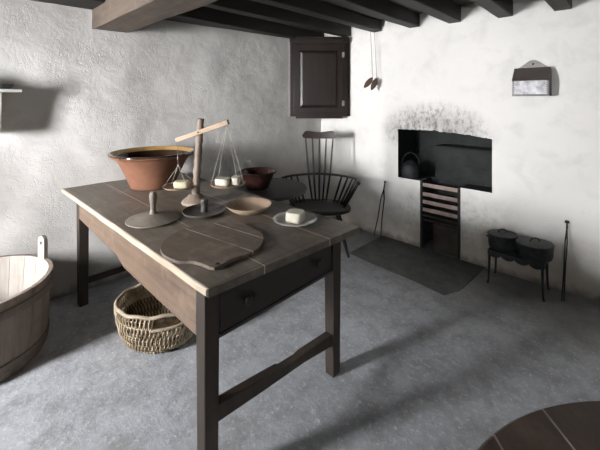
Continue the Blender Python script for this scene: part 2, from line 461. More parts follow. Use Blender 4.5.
# slab with slightly dented plank surface
nx, ny = 60, 26
def top(x, y): return TZ-.0005-.0015*abs(noise.noise(Vector((x*2, y*5, 0))))
gx = fr(X0, X1, nx); gy = fr(Y0+.010, Y1, ny)
b = len(m.v)
for x in gx:
    for y in gy: m.v.append((x, y, top(x, y)))
for i in range(nx):
    for j in range(ny):
        m.f.append((b+i*(ny+1)+j, b+(i+1)*(ny+1)+j, b+(i+1)*(ny+1)+j+1, b+i*(ny+1)+j+1)); m.m.append(0)
m.bb(X0, X1, Y0+.010, Y1, TZ-.034, TZ-.0022)
def skew(m):
    m.v = [(x-(.048*(Y1-y)/(Y1-Y0) if x > .9 else 0), y+.012*(x+1)*(y < -.2), z) for x, y, z in m.v]
skew(m); m.build('tabletop', M['top'], tb, smooth=30)
m = MB(); pts = []
n = 60
for i in range(n+1):
    x = X0+(X1-X0)*i/n; d = .003*noise.noise(Vector((x*5, 0, 0)))
    ring = [(x, Y0+d, TZ-.024), (x, Y0+.0105, TZ-.030), (x, Y0+.0105, TZ+.0002), (x, Y0+.004+d, TZ-.001), (x, Y0+d, TZ-.006)]
    m.v += ring
for i in range(n):
    for k in range(5):
        m.f.append((i*5+k, i*5+(k+1) % 5, i*5+5+(k+1) % 5, i*5+5+k)); m.m.append(0)
m.f.append((4,3,2,1,0)); m.m.append(0); m.f.append(tuple(n*5+k for k in range(5))); m.m.append(0)
skew(m); o = m.build('front_edge', M['edge'], tb, smooth=30); tag(o, 'pale worn front edge of the tabletop')
LX0, LX1, LY0, LY1 = -.80, .86, -.353, .397       # centres of legs
for lx in (LX0, LX1):
    for ly in (LY0, LY1):
        m = MB(); m.bar((lx, ly, TZ-.034), (lx, ly, 0), .064, .064, up=(0,1,0), w2=.056, h2=.056)
        m.build('leg', M['leg'], tb, bevel=.003)
# long aprons, the front one deeper towards the drawer end
ap = [(LX0+.02, .766), (LX0+.02, .622), (-.02, .600), (.08, .568), (LX1-.032, .566), (LX1-.032, .766)]
m = MB(); m.prism(ap, LY0-.030, LY0-.006, lambda a, b, h: (a, h, b))
o = m.build('apron', M['frame'], tb, bevel=.002)
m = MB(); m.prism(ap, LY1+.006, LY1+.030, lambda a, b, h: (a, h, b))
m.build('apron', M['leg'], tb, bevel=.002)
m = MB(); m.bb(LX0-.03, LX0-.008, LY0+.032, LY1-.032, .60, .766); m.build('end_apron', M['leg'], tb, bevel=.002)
m = MB(); m.bb(LX1-.022, LX1-.012, LY0+.032, LY1-.032, .555, .766)
m.bb(LX1-.012, LX1+.026, LY0+.032, LY1-.032, .744, .766); m.bb(LX1-.012, LX1+.026, LY0+.032, LY1-.032, .552, .566)
m.build('end_rail', M['leg'], tb, bevel=.002)
m = MB(); m.bb(LX1-.012, LX1+.024, LY0+.040, LY1-.040, .569, .741)
dr = m.build('drawer', M['drawer'], tb, bevel=.004)
for yy in (-.20, .235):
    m = MB(); m.lathe([(0,0),(.010,0),(.010,.010),(.016,.016),(.021,.022),(.021,.028),(.015,.034),(0,.036)], 20)
    m.v = [(LX1+.024+z, yy+x, .655+y) for x, y, z in m.v]
    m.build('knob', M['drawer'], dr)
# end stretchers
m = MB(); m.bar((LX0, LY0+.03, .165), (LX0, LY1-.03, .165), .035, .05); m.build('stretcher', M['leg'], tb, bevel=.004)
m = MB()
P = [(LY0+.03, .30, .235), (-.10, .272, .215), (.0, .258, .208), (.02, .247, .206), (.12, .238, .199), (.15, .243, .197), (LY1-.03, .228, .165)]
top_ = [(y, z) for y, z, _ in P]; bot = [(y, z) for y, _, z in reversed(P)]
m.prism(top_+bot, LX1-.020, LX1+.022, lambda a, b, h: (h, a, b))
m.build('stretcher', M['leg'], tb, bevel=.004)

# ------------------------------------------------------------------ things on the table
# big earthenware pancheon
pb = empty('earthenware_bowl', (-2.605, 1.105, TZ), 0, 'large terracotta bowl with flaring sides and brown glazed inside on the long table', 'bowl')
m = MB()
m.mi = 0; m.lathe([(0,.002),(.150,0),(.158,.006),(.163,.02),(.195,.10),(.235,.185),(.262,.222),(.268,.232),(.296,.238),(.303,.244),(.305,.250)], 64, wob=.002)
m.mi = 2; m.lathe([(.305,.250),(.305,.256),(.301,.263),(.292,.263)], 64, wob=.002)
m.mi = 1; m.lathe([(.292,.263),(.285,.258),(.262,.235)], 64, wob=.002)
m.mi = 2; m.lathe([(.262,.235),(.235,.200),(.185,.10),(.150,.022),(.12,.014),(0,.012)], 64, wob=.002)
m.build('bowl_body', [M['terra'], M['rimglaze'], M['glaze']], pb, smooth=50)

# balance scale
sc = empty('balance_scale', (-1.975, 1.10, TZ), R(43.9), 'wooden balance scale with turned column and two string-hung pans', 'scales')
m = MB(); m.lathe([(0,0),(.078,0),(.082,.006),(.080,.018),(.068,.030),(.050,.040),(.040,.055),(.034,.060),(0,.060)], 40)
m.build('base', M['pale'], sc)
m = MB(); lean = .035
prof = []
random.seed(3)
for i in range(25):
    z = .058+i*.47/24
    r = .0235-.003*(i/24)+.0022*math.sin(i*1.9)+(.003 if i in (7, 13, 19) else 0)
    prof.append((r, z))
prof = [(0,.055)]+prof+[(.020,.532),(0,.534)]
m.lathe(prof, 24)
m.v = [(x+lean*(z/.53), y, z) for x, y, z in m.v]
m.build('column', M['pale'], sc)
# beam, tilting up to the right
BA, BB = Vector((-.112, -.028, .399)), Vector((.212, -.028, .512))
m = MB(); m.bar(BA, BB, .014, .024, up=(0,0,1), w2=.016, h2=.030)
bo = m.build('beam', M['beamwood'], sc, bevel=.002)
m = MB(); m.tube([(lean*.85, -.045, .450), (lean*.85, .022, .450)], .004, 8); m.build('pivot_pin', M['iron'], bo)
m = MB(); m.box((.214, -.028, .513), (.008, .018, .031), M=Matrix.Rotation(-math.atan2(.117,.334), 3, 'Y')); m.build('end_plate', M['iron'], bo)
def pan(cx, cy, z, r, top, knot=None):
    m = MB(); m.lathe([(0,-.004),(r*.55,-.003),(r*.85,.003),(r*.98,.014),(r,.018),(r*.96,.018),(r*.82,.008),(r*.5,.002),(0,.001)], 36, c=(cx,cy,z))
    p = m.build('pan', M['bowl'], sc)
    m = MB(); start = Vector(top)
    if knot is not None:
        m.tube([start, Vector(knot)], .0013, 5); m.tube([Vector(knot)+Vector((0,0,.004)), Vector(knot)-Vector((0,0,.006))], .005, 6); start = Vector(knot)
    for a in (20, 140, 200, 320):
        e = Vector((cx+r*.93*math.cos(R(a)), cy+r*.93*math.sin(R(a)), z+.012))
        mid = (start+e)/2
        m.tube([start, mid, e], .0013, 5)
    m.build('string', M['string'], p)
    m = MB(); m.lathe([(0,-.014),(.006,-.012),(.007,-.006),(.004,-.003),(0,-.003)], 10, c=(cx,cy,z)); m.build('boss', M['string'], p)
PL = (-.088, -.028, .102); PR = (.212, -.028, .118)
pan(*PL, .100, (BA.x+.006, BA.y, BA.z-.012), knot=(BA.x+.016, BA.y, BA.z-.155))
pan(*PR, .110, (BB.x-.004, BB.y, BB.z-.015))
# butter on the pans
def block(name, loc, sx, sy, sz, rz, mat, label, cat='butter', group=None, seed=0):
    m = MB(); n = 14; k = 7
    for j in range(k+1):
        t = j/k; z = sz*t
        rr = 1-.10*(abs(2*t-1))**4
        for i in range(n*2):
            a = 2*PI*i/(n*2); ex = .58
            c, s_ = math.cos(a), math.sin(a)
            x = math.copysign(abs(c)**ex, c)*sx/2*rr; y = math.copysign(abs(s_)**ex, s_)*sy/2*rr
            d = 1+.05*noise.noise(Vector((x*22+seed, y*22, z*22)))
            m.v.append((x*d, y*d, z if j in (0, k) else z))
    N = n*2
    for j in range(k):
        for i in range(N):
            m.f.append((j*N+i, j*N+(i+1) % N, (j+1)*N+(i+1) % N, (j+1)*N+i)); m.m.append(0)
    m.f.append(tuple(range(N-1, -1, -1))); m.m.append(0)
    m.f.append(tuple(k*N+i for i in range(N))); m.m.append(0)
    o = m.build(name, mat, None, smooth=50, bevel=.002); o.location = loc; o.rotation_euler = (0, 0, rz)
    return tag(o, label, cat, group)
rs = Matrix.Rotation(R(43.9), 3, 'Z')
def onscale(p): return Vector((-1.975, 1.10, TZ))+rs @ Vector(p)
block('butter_block', onscale((PL[0]+.012, PL[1], PL[2]+.0035)), .092, .075, .042, R(50), M['butter'], 'yellow round-edged butter pat on the left scale pan', seed=1)
block('butter_block', onscale((PR[0]-.028, PR[1]-.014, PR[2]+.0045)), .092, .080, .046, R(38), M['soap'], 'pale butter block on the left of the right scale pan', seed=2)
block('butter_block', onscale((PR[0]+.048, PR[1]+.014, PR[2]+.0065)), .056, .085, .046, R(44), M['soap'], 'pale small butter block at the right on the right scale pan', seed=3)

# flat disc butter worker with upright handle
bw = empty('butter_press', (-1.866, .790, TZ), 0, 'pale wooden disc press with tall upright handle, left of the scale', 'press')
m = MB(); m.lathe([(0,0),(.130,0),(.136,.003),(.136,.009),(.110,.016),(.060,.026),(.026,.034),(0,.036)], 48); m.build('disc', M['press'], bw)
m = MB(); m.lathe([(0,.030),(.024,.032),(.018,.042),(.015,.050),(.014,.075),(.018,.100),(.021,.122),(.020,.140),(.012,.152),(0,.155)], 24); m.build('handle', M['press'], bw)
bw = empty('butter_press', (-1.762, 1.040, TZ), 0, 'dark wooden dished press with short dark handle, before the scale base', 'press')
m = MB(); m.lathe([(0,0),(.100,0),(.115,.006),(.121,.018),(.119,.021),(.112,.017),(.100,.010),(.03,.010),(0,.012)], 48); m.build('disc', M['pressdark'], bw)
m = MB(); m.lathe([(0,.008),(.020,.010),(.021,.020),(.018,.040),(.020,.058),(.023,.070),(.018,.082),(0,.085)], 24); m.build('handle', M['pressdark'], bw)

# shallow wooden bowl
m = MB(); m.lathe([(0,.0),(.070,0),(.078,.004),(.105,.018),(.130,.040),(.132,.046),(.126,.046),(.100,.024),(.070,.012),(0,.009)], 56, wob=.004)
o = m.build('wooden_bowl', M['bowl'], smooth=50, loc=(-1.600, 1.235, TZ)); tag(o, 'shallow pale wooden bowl, empty, between the scale and the butter plate', 'bowl')

# plate with butter
m = MB(); m.lathe([(0,0),(.060,0),(.068,.003),(.082,.008),(.114,.017),(.117,.021),(.112,.022),(.080,.013),(.070,.008),(0,.006)], 56)
o = m.build('butter_plate', M['plate'], smooth=50, loc=(-1.285, 1.30, TZ)); tag(o, 'grey glazed plate holding a butter block near the table corner', 'plate')
block('butter_block', (-1.285, 1.30, TZ+.0062), .094, .094, .052, R(25), M['soap'], 'pale butter block on the grey plate', seed=5)

# round board
pts = []
for i in range(80):
    a = 2*PI*i/80
    r = .222+.004*math.sin(2*a+.5)
    dd = (a-R(320)+PI) % (2*PI)-PI       # the tab, towards the near corner
    r += .040*math.exp(-(dd/.16)**2) - .015*math.exp(-((dd+.42)/.16)**2) - .008*math.exp(-((dd-.42)/.16)**2)
    pts.append((r*math.cos(a), r*math.sin(a)))
m = MB()
hc = (.236*math.cos(R(322)), .226*math.sin(R(322))); hr = .009
# ring with hole: split outline by fan between hole and edge near the tab is fiddly; cut with a boolean-free approach
import bmesh as _bm
def board_mesh():
    bm = _bm.new()
    outer = [bm.verts.new((x, y, 0)) for x, y in pts]
    inner = [bm.verts.new((hc[0]+hr*math.cos(2*PI*k/14), hc[1]+hr*math.sin(2*PI*k/14), 0)) for k in range(14)]
    es = [bm.edges.new((l[i], l[(i+1) % len(l)])) for l in (outer, inner) for i in range(len(l))]
    _bm.ops.triangle_fill(bm, use_beauty=True, edges=es)
    r = _bm.ops.extrude_face_region(bm, geom=bm.faces[:])
    for g in r['geom']:
        if isinstance(g, _bm.types.BMVert): g.co.z += .014
    _bm.ops.recalc_face_normals(bm, faces=bm.faces)
    me = bpy.data.meshes.new('cheese_board'); bm.to_mesh(me); bm.free(); me.materials.append(M['board'])
    return me
o = bpy.data.objects.new('cheese_board', board_mesh()); C.objects.link(o)
o.location = (-1.358, .850, TZ+.001); o.rotation_euler = (0, 0, R(9))
bv = o.modifiers.new('bevel', 'BEVEL'); bv.width = .003; bv.segments = 2; bv.limit_method = 'ANGLE'; bv.angle_limit = R(50)
tag(o, 'large round planked cheese board with a holed tab, lying flat on the table', 'board')

# ------------------------------------------------------------------ round table at the back, with brown bowl
rt = empty('round_table', (-2.21, 1.865, 0), R(20), 'small dark round table between the work table and the windsor chair', 'table')
m = MB(); m.lathe([(0,.690),(.340,.690),(.355,.696),(.360,.708),(.354,.719),(.345,.720),(0,.720)], 64); m.build('tabletop', M['roundback'], rt)
m = MB(); m.lathe([(0,.690),(.05,.690),(.045,.62),(.030,.55),(.040,.42),(.050,.30),(.035,.20),(.045,.16),(.045,.12),(0,.12)], 28); m.build('column', M['roundback'], rt)
for k in range(3):
    a = k*2*PI/3; m = MB()
    path = [(.03*math.cos(a), .03*math.sin(a), .17), (.12*math.cos(a), .12*math.sin(a), .155), (.22*math.cos(a), .22*math.sin(a), .075), (.30*math.cos(a), .30*math.sin(a), .018)]
    m.tube(path, [.024,.022,.019,.016], 10); m.build('leg', M['roundback'], rt)
bb = MB()
bb.lathe([(0,0),(.085,0),(.092,.006),(.118,.07),(.135,.115),(.140,.122),(.156,.130),(.158,.138),(.150,.142),(.134,.134),(.110,.07),(.080,.018),(0,.012)], 48)
o = bb.build('earthenware_bowl', M['dkterra'], smooth=50, loc=(-2.235, 1.815, .72)); tag(o, 'dark red-brown glazed bowl on the small round table', 'bowl')

# ------------------------------------------------------------------ windsor chair
ch = empty('windsor_chair', (-2.215, 2.575, 0), R(40), 'dark comb-back windsor armchair standing in the corner', 'chair')
SZ = .405
def seatout(a):
    x = .305*math.copysign(abs(math.cos(a))**.8, math.cos(a)); y = .215*math.copysign(abs(math.sin(a))**.75, math.sin(a))
    return x*(1-.10*(y/.215)), y
m = MB(); n = 48
prof = [(0.0,-.006),(.55,-.004),(.85,.004),(.96,.010),(1.0,.004),(.99,-.020),(.90,-.034),(0,-.036)]
for i in range(n):
    x, y = seatout(2*PI*i/n)
    for r, z in prof: m.v.append((x*r, y*r, SZ+z))
k = len(prof)
for i in range(n):
    j = (i+1) % n
    for q_ in range(k-1): m.f.append((i*k+q_, j*k+q_, j*k+q_+1, i*k+q_+1)); m.m.append(0)
m.build('seat', M['chair'], ch, smooth=50)
for sx in (-1, 1):
    for sy in (-1, 1):
        m = MB(); a = Vector((sx*.17, sy*.13, SZ-.03)); b = Vector((sx*.275, sy*.215, 0))
        pp = [a.lerp(b, t) for t in (0, .15, .3, .5, .7, .85, 1)]
        m.tube(pp, [.014,.017,.021,.020,.017,.014,.011], 12); m.build('leg', M['chair'], ch)
for sx in (-1, 1):
    m = MB(); p = [Vector((sx*.225, y, .17)) for y in (-.175, 0, .175)]; m.tube(p, [.009,.014,.009], 10); m.build('stretcher', M['chair'], ch)
m = MB(); m.tube([(-.22, 0, .17), (0, 0, .17), (.22, 0, .17)], [.009,.014,.009], 10); m.build('stretcher', M['chair'], ch)
# arm bow
AZ = .655
def bow(t):   # t in -1..1
    a = t*R(104)
    x = .385*math.sin(a); y = .205*math.cos(a)
    if abs(t) > .8: y -= (abs(t)-.8)*.25
    return Vector((x, y, AZ+.022*(1-abs(t))*1.0))
m = MB(); pp = [bow(-1+2*i/40) for i in range(41)]
rr = [.014+.010*max(0, abs(-1+2*i/40)-.82)/.18 for i in range(41)]
m.tube(pp, rr, 10, flat=.8); m.build('arm_bow', M['chair'], ch)
for t in [-.93]+[(-.72+1.44*i/12) for i in range(13)]+[.93]:
    comb = abs(t) < .27; top_ = bow(t*(.68 if comb else 1))
    bx = top_.x*.62; by = min(.17, max(top_.y*.72, -.13)) if not comb else .165
    base = Vector((bx, by, SZ-.012))
    r0 = .013 if abs(t) > .9 else .0088
    m = MB()
    if comb:
        d = Vector((top_.x*1.30, top_.y+.075, 1.045))
        m.tube([base, base.lerp(top_, .5), top_, top_.lerp(d, .5), d], [.008,.0105,.010,.009,.007], 8)
    else: m.tube([base, base.lerp(top_, .5), top_], [r0, r0*1.25, r0], 8)
    m.build('arm_post' if abs(t) > .9 else 'spindle', M['chair'], ch)
# crest rail
cr = []
for i in range(33):
    t = -1+2*i/32
    cr.append((t, 1.035+.006*t*t, 1.100-.016*(math.cos(t*PI*1.0)*.5+.5)+ .0*t-(.028*max(0, abs(t)-.75)/.25)))
m = MB()
for t, z0, z1 in cr:
    x = .185*t; y = .318-.028*t*t
    if abs(t) > .97: z0 += .008
    z0 -= .002; z1 = 1.118-.016*(math.cos(t*PI*1.25)*.5+.5)*(abs(t) < .8)-.050*max(0, (abs(t)-.72)/.28)**2.2; z0 += .018*max(0, (abs(t)-.8)/.2)**2
    m.v += [(x, y-.010, z0), (x, y+.010, z0), (x, y+.012, z1), (x, y-.006, z1)]
for i in range(32):
    for k in range(4): m.f.append((i*4+k, i*4+(k+1) % 4, i*4+4+(k+1) % 4, i*4+4+k)); m.m.append(0)
m.f.append((3,2,1,0)); m.m.append(0); m.f.append((128,129,130,131)); m.m.append(0)
m.build('crest_rail', M['crest'], ch, bevel=.004)

# ------------------------------------------------------------------ corner cupboard
F1 = Vector((-2.782, 2.725)); F2 = Vector((-2.325, 3.195)); dv = (F2-F1); W = dv.length; ang = math.atan2(dv.y, dv.x)
cz0, cz1 = 1.252, 2.165
cc = empty('corner_cupboard', (F1.x, F1.y, cz0), ang, 'dark brown panelled cupboard hung across the corner under the joists', 'cupboard')
def tol(p):   # world xy -> local
    d = Vector(p)-F1; return (d.x*math.cos(-ang)-d.y*math.sin(-ang), d.x*math.sin(-ang)+d.y*math.cos(-ang))
H = cz1-cz0
outl = [(0, .02), (W, .02), tol((-2.316, 3.235)), tol((-2.70, 3.235)), tol((-2.785, 2.79))]
m = MB(); m.prism(outl, 0.012, H-.01); m.build('case', M['cup'], cc, bevel=.002)
m = MB()
for a, b in ((0, .045), (W-.045, W)): m.bb(a, b, 0, .02, 0.012, H-.03)
m.bb(.045, W-.045, 0, .02, 0.012, .045); m.bb(.045, W-.045, 0, .02, H-.085, H-.03)
m.build('face_frame', M['cup'], cc, bevel=.002)
m = MB(); m.bb(-.012, .006, -.004, .020, .01, H-.05)
o = m.build('side_moulding', M['boxback'], cc, bevel=.002); tag(o, 'pale worn left edge strip')
m = MB(); m.prism([(-.0,0),(-.015,.0),(-.022,.03),(-.035,.045),(-.035,.06),(0,.06)], -.0, W+.018, lambda a, b, h: (h, a, H-.06+b)); m.build('cornice', M['cup'], cc, bevel=.002)
m = MB(); m.bb(.07, W-.06, -.018, .02, -.012, .012); m.build('bottom_ledge', M['cup'], cc, bevel=.003)
DX0, DX1, DZ0, DZ1 = .048, W-.048, .048, H-.088
m = MB(); sw = .062
m.bb(DX0, DX0+sw, -.008, .016, DZ0, DZ1); m.bb(DX1-sw, DX1, -.008, .016, DZ0, DZ1)
m.bb(DX0+sw, DX1-sw, -.008, .016, DZ0, DZ0+sw); m.bb(DX0+sw, DX1-sw, -.008, .016, DZ1-sw, DZ1)
dr = m.build('door', M['cup'], cc, bevel=.002)
a0, a1, b0, b1 = DX0+sw, DX1-sw, DZ0+sw, DZ1-sw; e = .035
m = MB()
m.add([(a0,.010,b0),(a1,.010,b0),(a1,.010,b1),(a0,.010,b1),(a0+e,-.004,b0+e),(a1-e,-.004,b0+e),(a1-e,-.004,b1-e),(a0+e,-.004,b1-e)],
      [(0,1,5,4),(1,2,6,5),(2,3,7,6),(3,0,4,7),(4,5,6,7)])
m.build('door_panel', M['cup'], dr, smooth=0)
m = MB()
for zz in (.16, H-.20):
    m = MB(); m.bb(DX1-.012, DX1+.016, -.012, -.006, zz-.03, zz+.03); m.build('hinge', M['boxback'], dr, bevel=.001)
m = MB(); m.lathe([(0,0),(.010,0),(.010,.003),(.004,.004),(0,.002)], 16); m.v = [(DX0+.03+x, -.008-z, H*.47+y) for x, y, z in m.v]
m.build('keyhole_plate', M['iron'], dr)

# ------------------------------------------------------------------ scoops hung from the joist
def scoop(x, y, ztop, ylen, tilt, rz, label, jx):
    s = empty('wooden_scoop', (x, y, ztop), rz, label, 'scoop', None)
    m = MB(); n = 20; L = .138
    T = Matrix.Rotation(tilt, 3, 'Y')
    secs = []
    for i in range(n+1):
        t = i/n; w = .026*math.sin(PI*min(1, (t*.93+.06)))**.75+.002; z = -L*t
        ring = []
        for k in range(14):
            a = 2*PI*k/14
            yy = math.sin(a)*w*.62
            if yy < 0: yy *= .25
            ring.append(T @ Vector((math.cos(a)*w, yy, z)))
        secs.append(ring)
    for r_ in secs: m.v += [tuple(v) for v in r_]
    for i in range(n):
        for k in range(14): m.f.append((i*14+k, i*14+(k+1) % 14, i*14+14+(k+1) % 14, i*14+14+k)); m.m.append(0)
    m.f.append(tuple(range(13, -1, -1))); m.m.append(0); m.f.append(tuple(n*14+k for k in range(14))); m.m.append(0)
    m.build('scoop_blade', M['scoop'], s, smooth=60)
    m = MB(); d = Vector((jx-x, 0, 0)); top_ = Matrix.Rotation(-rz, 3, 'Z') @ d
    m.tube([(0,0,-.012), (top_.x*.4, top_.y*.4, (2.175-ztop)*.5), (top_.x, top_.y, 2.178-ztop)], .0022, 6)
    m.build('cord', M['cord'], s)
scoop(-1.960, 3.145, 1.685, .1, R(40), R(40), 'brown wooden scoop hanging on a cord, the left one of the pair', -1.985)
scoop(-1.925, 3.170, 1.680, .1, R(24), R(40), 'brown wooden scoop hanging on a cord, the right one of the pair', -1.955)

# ------------------------------------------------------------------ wall box
wb = empty('wall_box', (-.552, YW-.012, 1.49), 0, 'small dark wooden salt box with sloping lid and front coloured pale for its glare on the white wall', 'box')
bw_, bd, bh = .228, .11, .115
def pr(poly, x0, x1, name, mat, par=wb, **k):
    m = MB(); m.prism(poly, x0, x1, lambda a, b, h: (h, a, b)); return m.build(name, mat, par, **k)
side = [(0,0), (-bd,0), (-bd,bh), (-.045,.205), (0,.205)]
for sx in (-1, 1): pr(side, sx*(bw_/2)-.005, sx*(bw_/2)+.005, 'side', M['boxwood'], bevel=.001)
o = pr([(-bd-.001,.004), (-bd-.008,.004), (-bd-.008,bh-.002), (-bd-.001,bh-.002)], -bw_/2-.004, bw_/2+.004, 'front', M['glaremetal'], bevel=.001); tag(o, 'front board with glare put into its colour')
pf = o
for sx in (-1, 1):
    m = MB(); m.bb(sx*(bw_/2)-.004, sx*(bw_/2)+.004, -bd-.0095, -bd-.007, .004, bh-.002)
    for k in range(7): m.bb(sx*(bw_/2-.006)-.005, sx*(bw_/2-.006)+.005, -bd-.0096, -bd-.0069, .010+k*.0155, .017+k*.0155)
    m.build('corner_joint', M['boxwood'], pf, smooth=0)
m = MB(); m.bb(-bw_/2-.006, bw_/2+.006, -bd-.012, 0, -.008, .004); m.build('bottom_board', M['boxwood'], wb, bevel=.001)
m = MB(); m.bar((0,-bd-.012,bh-.004), (0,-.035,.212), bw_+.014, .009, up=(0,0,1)); m.build('lid', M['boxwood'], wb, bevel=.001)
bp = [(-bw_/2,0)]+[(-bw_/2,.215)]
for i in range(25):
    t = -1+2*i/24; bp.append((t*.115, .215+.062*(math.cos(t*PI)*.5+.5)**.9))
bp += [(bw_/2,.215),(bw_/2,0)]
m = MB(); m.prism(bp, -.001, .009, lambda a, b, h: (a, h, b)); m.build('back_board', M['boxback'], wb, bevel=.001)
m = MB(); m.lathe([(0,0),(.008,0),(.008,.003),(0,.005)], 12); m.v = [(x, -.001-z, .245+y) for x, y, z in m.v]; m.build('nail', M['iron'], wb)

# ------------------------------------------------------------------ grate in the slot
gr = empty('fire_grate', (GX0, YW, 0), 0, 'rusty barred fire grate set in the slot below the fire recess', 'grate')
m = MB(); m.bb(.004, .028, -.018, .004, .0, .665); m.tube([(.016,-.006,.66),(.03,-.008,.680),(.06,-.004,.682)], .006, 8); m.build('post', M['iron'], gr, bevel=.002)
m = MB(); m.bb(GX1-GX0-.022, GX1-GX0-.004, -.015, .004, .0, .640); m.lathe([(0,0),(.010,.004),(.012,.012),(.008,.020),(0,.024)], 12, c=(GX1-GX0-.013,-.006,.640)); m.build('post', M['iron'], gr, bevel=.002)
for z in (.625, .535, .460, .385):
    m = MB(); m.bb(.028, GX1-GX0-.022, -.012, .002, z-.018, z+.018); m.build('bar', M['rust'], gr, bevel=.003)
for z in (.325, .285):
    m = MB(); m.bb(.028, GX1-GX0-.022, -.006, .004, z-.008, z+.008); m.build('bar', M['rustdark'], gr, bevel=.003)
m = MB(); m.bb(.12, GX1-GX0-.022, .02, .035, 0, .262); m.build('ash_plate', M['rustdark'], gr, bevel=.003)
# kettle in recess
kt = empty('kettle', (-1.635, YW+.10, NZ0), R(20), 'black iron kettle at the left in the dark fire recess', 'kettle')
m = MB(); m.lathe([(0,0),(.088,0),(.094,.012),(.097,.06),(.090,.115),(.072,.142),(.052,.150),(.050,.154),(0,.154)], 40); m.build('kettle_body', M['slate'] if False else M['castiron'], kt)
m = MB(); m.lathe([(0,.154),(.050,.155),(.046,.162),(.020,.168),(.008,.172),(.012,.182),(0,.188)], 24); m.build('lid', M['castiron'], kt)
m = MB(); m.tube([(-.075,0,.05),(-.115,0,.085),(-.130,0,.13),(-.140,0,.145)], [.020,.015,.011,.010], 10); m.build('spout', M['castiron'], kt)
m = MB(); m.tube([(.085*math.cos(R(a)), 0, .135+.115*math.sin(R(a))) for a in range(0, 181, 12)], .0055, 8); m.build('handle', M['castiron'], kt)

# hearth slab
m = MB(); pl = [(-1.90,YW-.01),(-1.915,2.66),(-1.6,2.625),(-1.2,2.60),(-.99,2.575),(-.93,2.72),(-.90,YW-.01)]
m.prism(pl, -.005, .006)
o = m.build('hearth_slab', M['hearth'], smooth=0, bevel=.003); tag(o, 'dark greenish stone hearth slab set in the floor before the grate', 'hearth')

# ------------------------------------------------------------------ fire tongs
def tongs(fa, fb, topp, hinge, label, sp=.012, br=.011, lr=1.0):
    topp, hinge, fa, fb = map(Vector, (topp, hinge, fa, fb))
    t = empty('fire_tongs', tuple((fa+fb)/2), 0, label, 'fire tongs'); o0 = (fa+fb)/2
    m = MB(); m.tube([hinge-o0, topp-o0], [.007,.005], 8); m.tube([topp-o0-Vector((0,0,.004)), topp-o0+Vector((0,0,.012))], [br,br*.8], 10)
    m.build('stem', M['iron'], t)
    for f, s in ((fa, -1), (fb, 1)):
        mid = hinge.lerp(f, .18)+Vector((s*sp, 0, 0))
        m = MB(); m.tube([hinge-o0, mid-o0, hinge.lerp(f, .6)-o0, f-o0+Vector((0,0,.006))], [.007*lr,.006*lr,.0055*lr,.006*lr], 8); m.build('leg', M['iron'], t)
tongs((-1.955,3.165,.007), (-1.885,3.185,.007), (-1.866,3.236,.582), (-1.875,3.228,.50), 'black fire tongs leaning on the wall left of the grate')
tongs((-.352,3.075,0), (-.340,3.082,0), (-.338,3.235,.535), (-.338,3.226,.49), 'black fire tongs leaning on the wall right of the iron stand', .005, .016, .75)

# ------------------------------------------------------------------ iron stand with two pots
st = empty('iron_stand', (-.63, 3.10, 0), 0, 'low black iron stand with scalloped apron holding two pots', 'stand')
SX, SY, SH = .185, .105, .265
m = MB(); m.bb(-SX, SX, -SY, SY, SH-.010, SH); m.build('stand_top', M['iron'], st, bevel=.003)
for sx in (-1, 1):
    for sy in (-1, 1):
        m = MB(); m.tube([(sx*(SX-.012), sy*(SY-.012), SH-.005), (sx*(SX-.010), sy*(SY-.010), .12), (sx*(SX-.006), sy*(SY-.006), .02), (sx*SX, sy*SY, 0)], [.011,.008,.007,.010], 8)
        m.build('leg', M['iron'], st)
def scal(L, n):
    top_ = [(-L, SH-.010), (L, SH-.010)]; bot = []
    for i in range(41):
        t = 1-2*i/40; bot.append((t*L, SH-.030-.020*abs(math.sin((t+1)/2*PI*n))**.7))
    return top_+bot
for sy in (-1, 1):
    m = MB(); m.prism(scal(SX-.004, 4), sy*(SY-.003)-.003, sy*(SY-.003)+.003, lambda a, b, h: (a, h, b)); m.build('apron', M['iron'], st)
for sx in (-1, 1):
    m = MB(); m.prism(scal(SY-.004, 2), sx*(SX-.003)-.003, sx*(SX-.003)+.003, lambda a, b, h: (h, a, b)); m.build('apron', M['iron'], st)
def pot(x, y, r, h, label):
    p = empty('iron_pot', (x, y, SH), R(44), label, 'pot', 'lidded iron pots on the stand')
    m = MB(); m.lathe([(0,0),(r*.80,0),(r*.9,.008),(r*.95,.03),(r*.98,h),(r*.93,h),(r*.88,.012),(0,.01)], 40, sy=.86); m.build('pot_body', M['castiron'], p)
    m = MB(); m.lathe([(0,h-.004),(r*.99,h-.002),(r*1.02,h+.004),(r*.98,h+.009),(r*.6,h+.015),(0,h+.018)], 40, sy=.86)
    l = m.build('lid', M['castiron'], p)
    m = MB(); m.tube([(.036*math.cos(R(a)), 0, h+.014+.028*math.sin(R(a))) for a in range(0, 181, 15)], .005, 8); m.build('lid_handle', M['castiron'], l)
    for s in (-1, 1):
        m = MB(); m.tube([(s*r*.95, -.02, h-.015), (s*(r+.012), -.012, h-.013), (s*(r+.012), .012, h-.013), (s*r*.95, .02, h-.015)], .005, 8); m.build('handle', M['castiron'], p)
pot(-.735, 3.105, .108, .108, 'lidded black iron pot on the left half of the iron stand')
pot(-.515, 3.085, .125, .104, 'wider lidded black iron pot on the right half of the iron stand')

